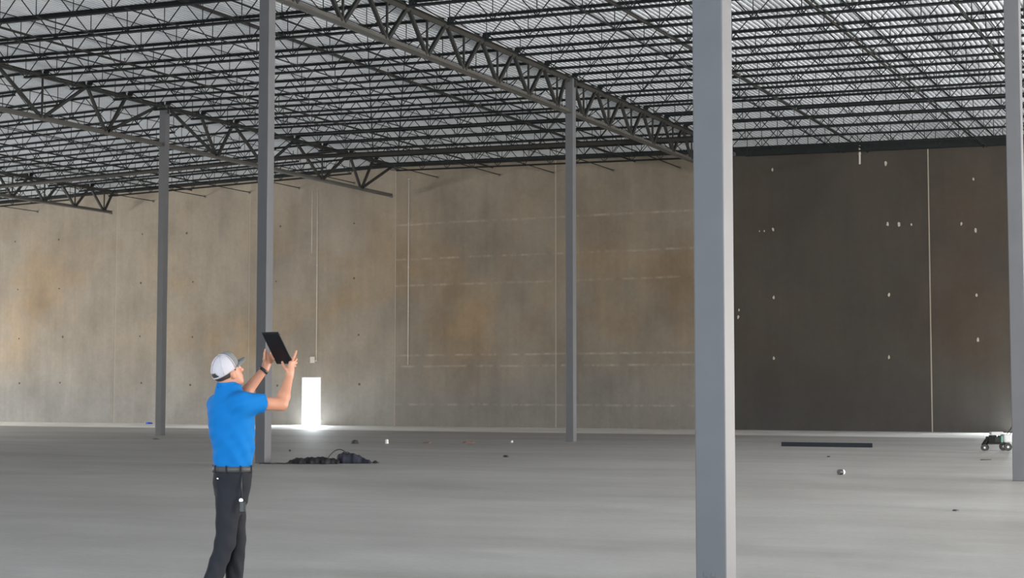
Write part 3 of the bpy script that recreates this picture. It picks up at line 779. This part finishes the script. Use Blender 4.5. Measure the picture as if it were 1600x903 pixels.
pts = []
for i in range(25):
    t = i/24; pts.append((-.05+.62*t, .20+.06*math.sin(5*t), .012+.27*math.sin(pi*min(1, t*1.12))**.7 if t < .89 else .014))
hs = MB().tube(pts, .013, 7).build('hose', mat('grey_hose', (0.07, 0.068, 0.06), 0.5), None, loc=(-18.78, 29.95, 0), smooth=True); hs.rotation_euler = (0, 0, YAW)
tag(hs, 'thin grey hose arching up over the bag and tarpaulin', 'hose')
pts = [(-.6+i*.045, .05*math.sin(i*.9), .014) for i in range(15)]
o = MB().tube(pts, .014, 6).build('black_cable', BLACK, None, loc=(-19.28, 29.12, 0), smooth=True); o.rotation_euler = (0, 0, YAW)
tag(o, 'black cable lying between the column foot and the tarpaulin', 'cable')
# can
r = empty('paint_can', (-7.48, 29.9, 0), YAW+.5); tag(r, 'small black can with bright white end lying on the open floor', 'can')
MB().rod((-.055, 0, .05), (.03, 0, .05), .05, 20).build('can_body', BLACK, r, smooth=False)
MB().rod((.03, 0, .05), (.065, 0, .05), .046, 20).build('white_lid', mat('white_lid', (0.9, 0.9, 0.9), 0.4), r)
# scraps
def scrap(name, x, y, w, d, h, color, label, cat, seed, n=9):
    rg = random.Random(seed); m = MB(); top = []
    for q in range(n):
        t = 2*pi*q/n; k = rg.uniform(.6, 1.0); top.append((w/2*k*math.cos(t), d/2*k*math.sin(t)))
    m.v = [(a, b, 0.001) for a, b in top]+[(a*.8, b*.8, h*rg.uniform(.6, 1)) for a, b in top]+[(0, 0, h)]
    m.f = [tuple(range(n))[::-1]]+[(q, (q+1) % n, n+(q+1) % n, n+q) for q in range(n)]+[(n+q, n+(q+1) % n, 2*n) for q in range(n)]
    o = m.build(name, mat(name+'_colour', color, 0.8), None, loc=(x, y, 0)); o.rotation_euler = (0, 0, YAW)
    return tag(o, label, cat, 'litter on the slab')
scrap('dark_rag', -24.99, 41.35, .30, .3, .11, (.035, .034, .03), 'small dark crumpled rag on the floor below the bright doorway', 'rag', 1)
scrap('paper_scrap', -24.14, 41.77, .14, .2, .14, (.75, .74, .72), 'white paper scrap on the floor right of the dark rag', 'paper', 2, 5)
scrap('wood_offcut', -22.2, 43.4, .50, .2, .06, (.16, .09, .06), 'reddish brown wood offcut on the far floor', 'offcut', 3, 6)
scrap('white_chip', -21.2, 44.3, .12, .2, .07, (.7, .68, .66), 'small white chip right of the reddish offcut', 'paper', 4, 6)
scrap('wood_splinter', -23.2, 42.6, .34, .15, .05, (.13, .09, .07), 'brown splinter of wood left of the reddish offcut', 'offcut', 5, 5)
scrap('flat_scrap', -16.66, 34.47, .18, .3, .05, (.03, .03, .028), 'small flat dark scrap alone in mid floor', 'scrap', 6, 6)
scrap('rubber_flap', -3.88, 21.53, .13, .2, .02, (.05, .05, .05), 'dark flat rubber flap on the near floor at right', 'scrap', 7, 7)
scrap('pebble', -23.29, 35.3, .08, .1, .05, (.06, .055, .05), 'tiny dark pebble left of the bag, before the doorway', 'pebble', 8, 7)
scrap('black_chip', -9.76, 37.87, .10, .12, .03, (.05, .05, .05), 'tiny black chip on the floor below the steel tube', 'scrap', 9, 6)
scrap('blue_sheet', -48.9, 62.0, .42, .3, .09, (.02, .09, .5), 'scrap of blue plastic sheet at the wall beside the far left column', 'sheet', 10, 7)
scrap('clay_lump', -33.0, 42.2, .3, .2, .04, (.13, .08, .07), 'brown clay lump on the far left floor', 'scrap', 11, 7)
tw = MB().tube([(-.12, .0, .01), (-.02, .05, .012), (.05, .12, .014), (.08, .25, .012)], .011, 5).build('twig', mat('twig_bark', (.05, .045, .035), .9), None, loc=(-6.1, 37.7, 0), smooth=True)
tag(tw, 'thin dark twig on the floor in front of the wheeled machine', 'twig', 'litter on the slab')
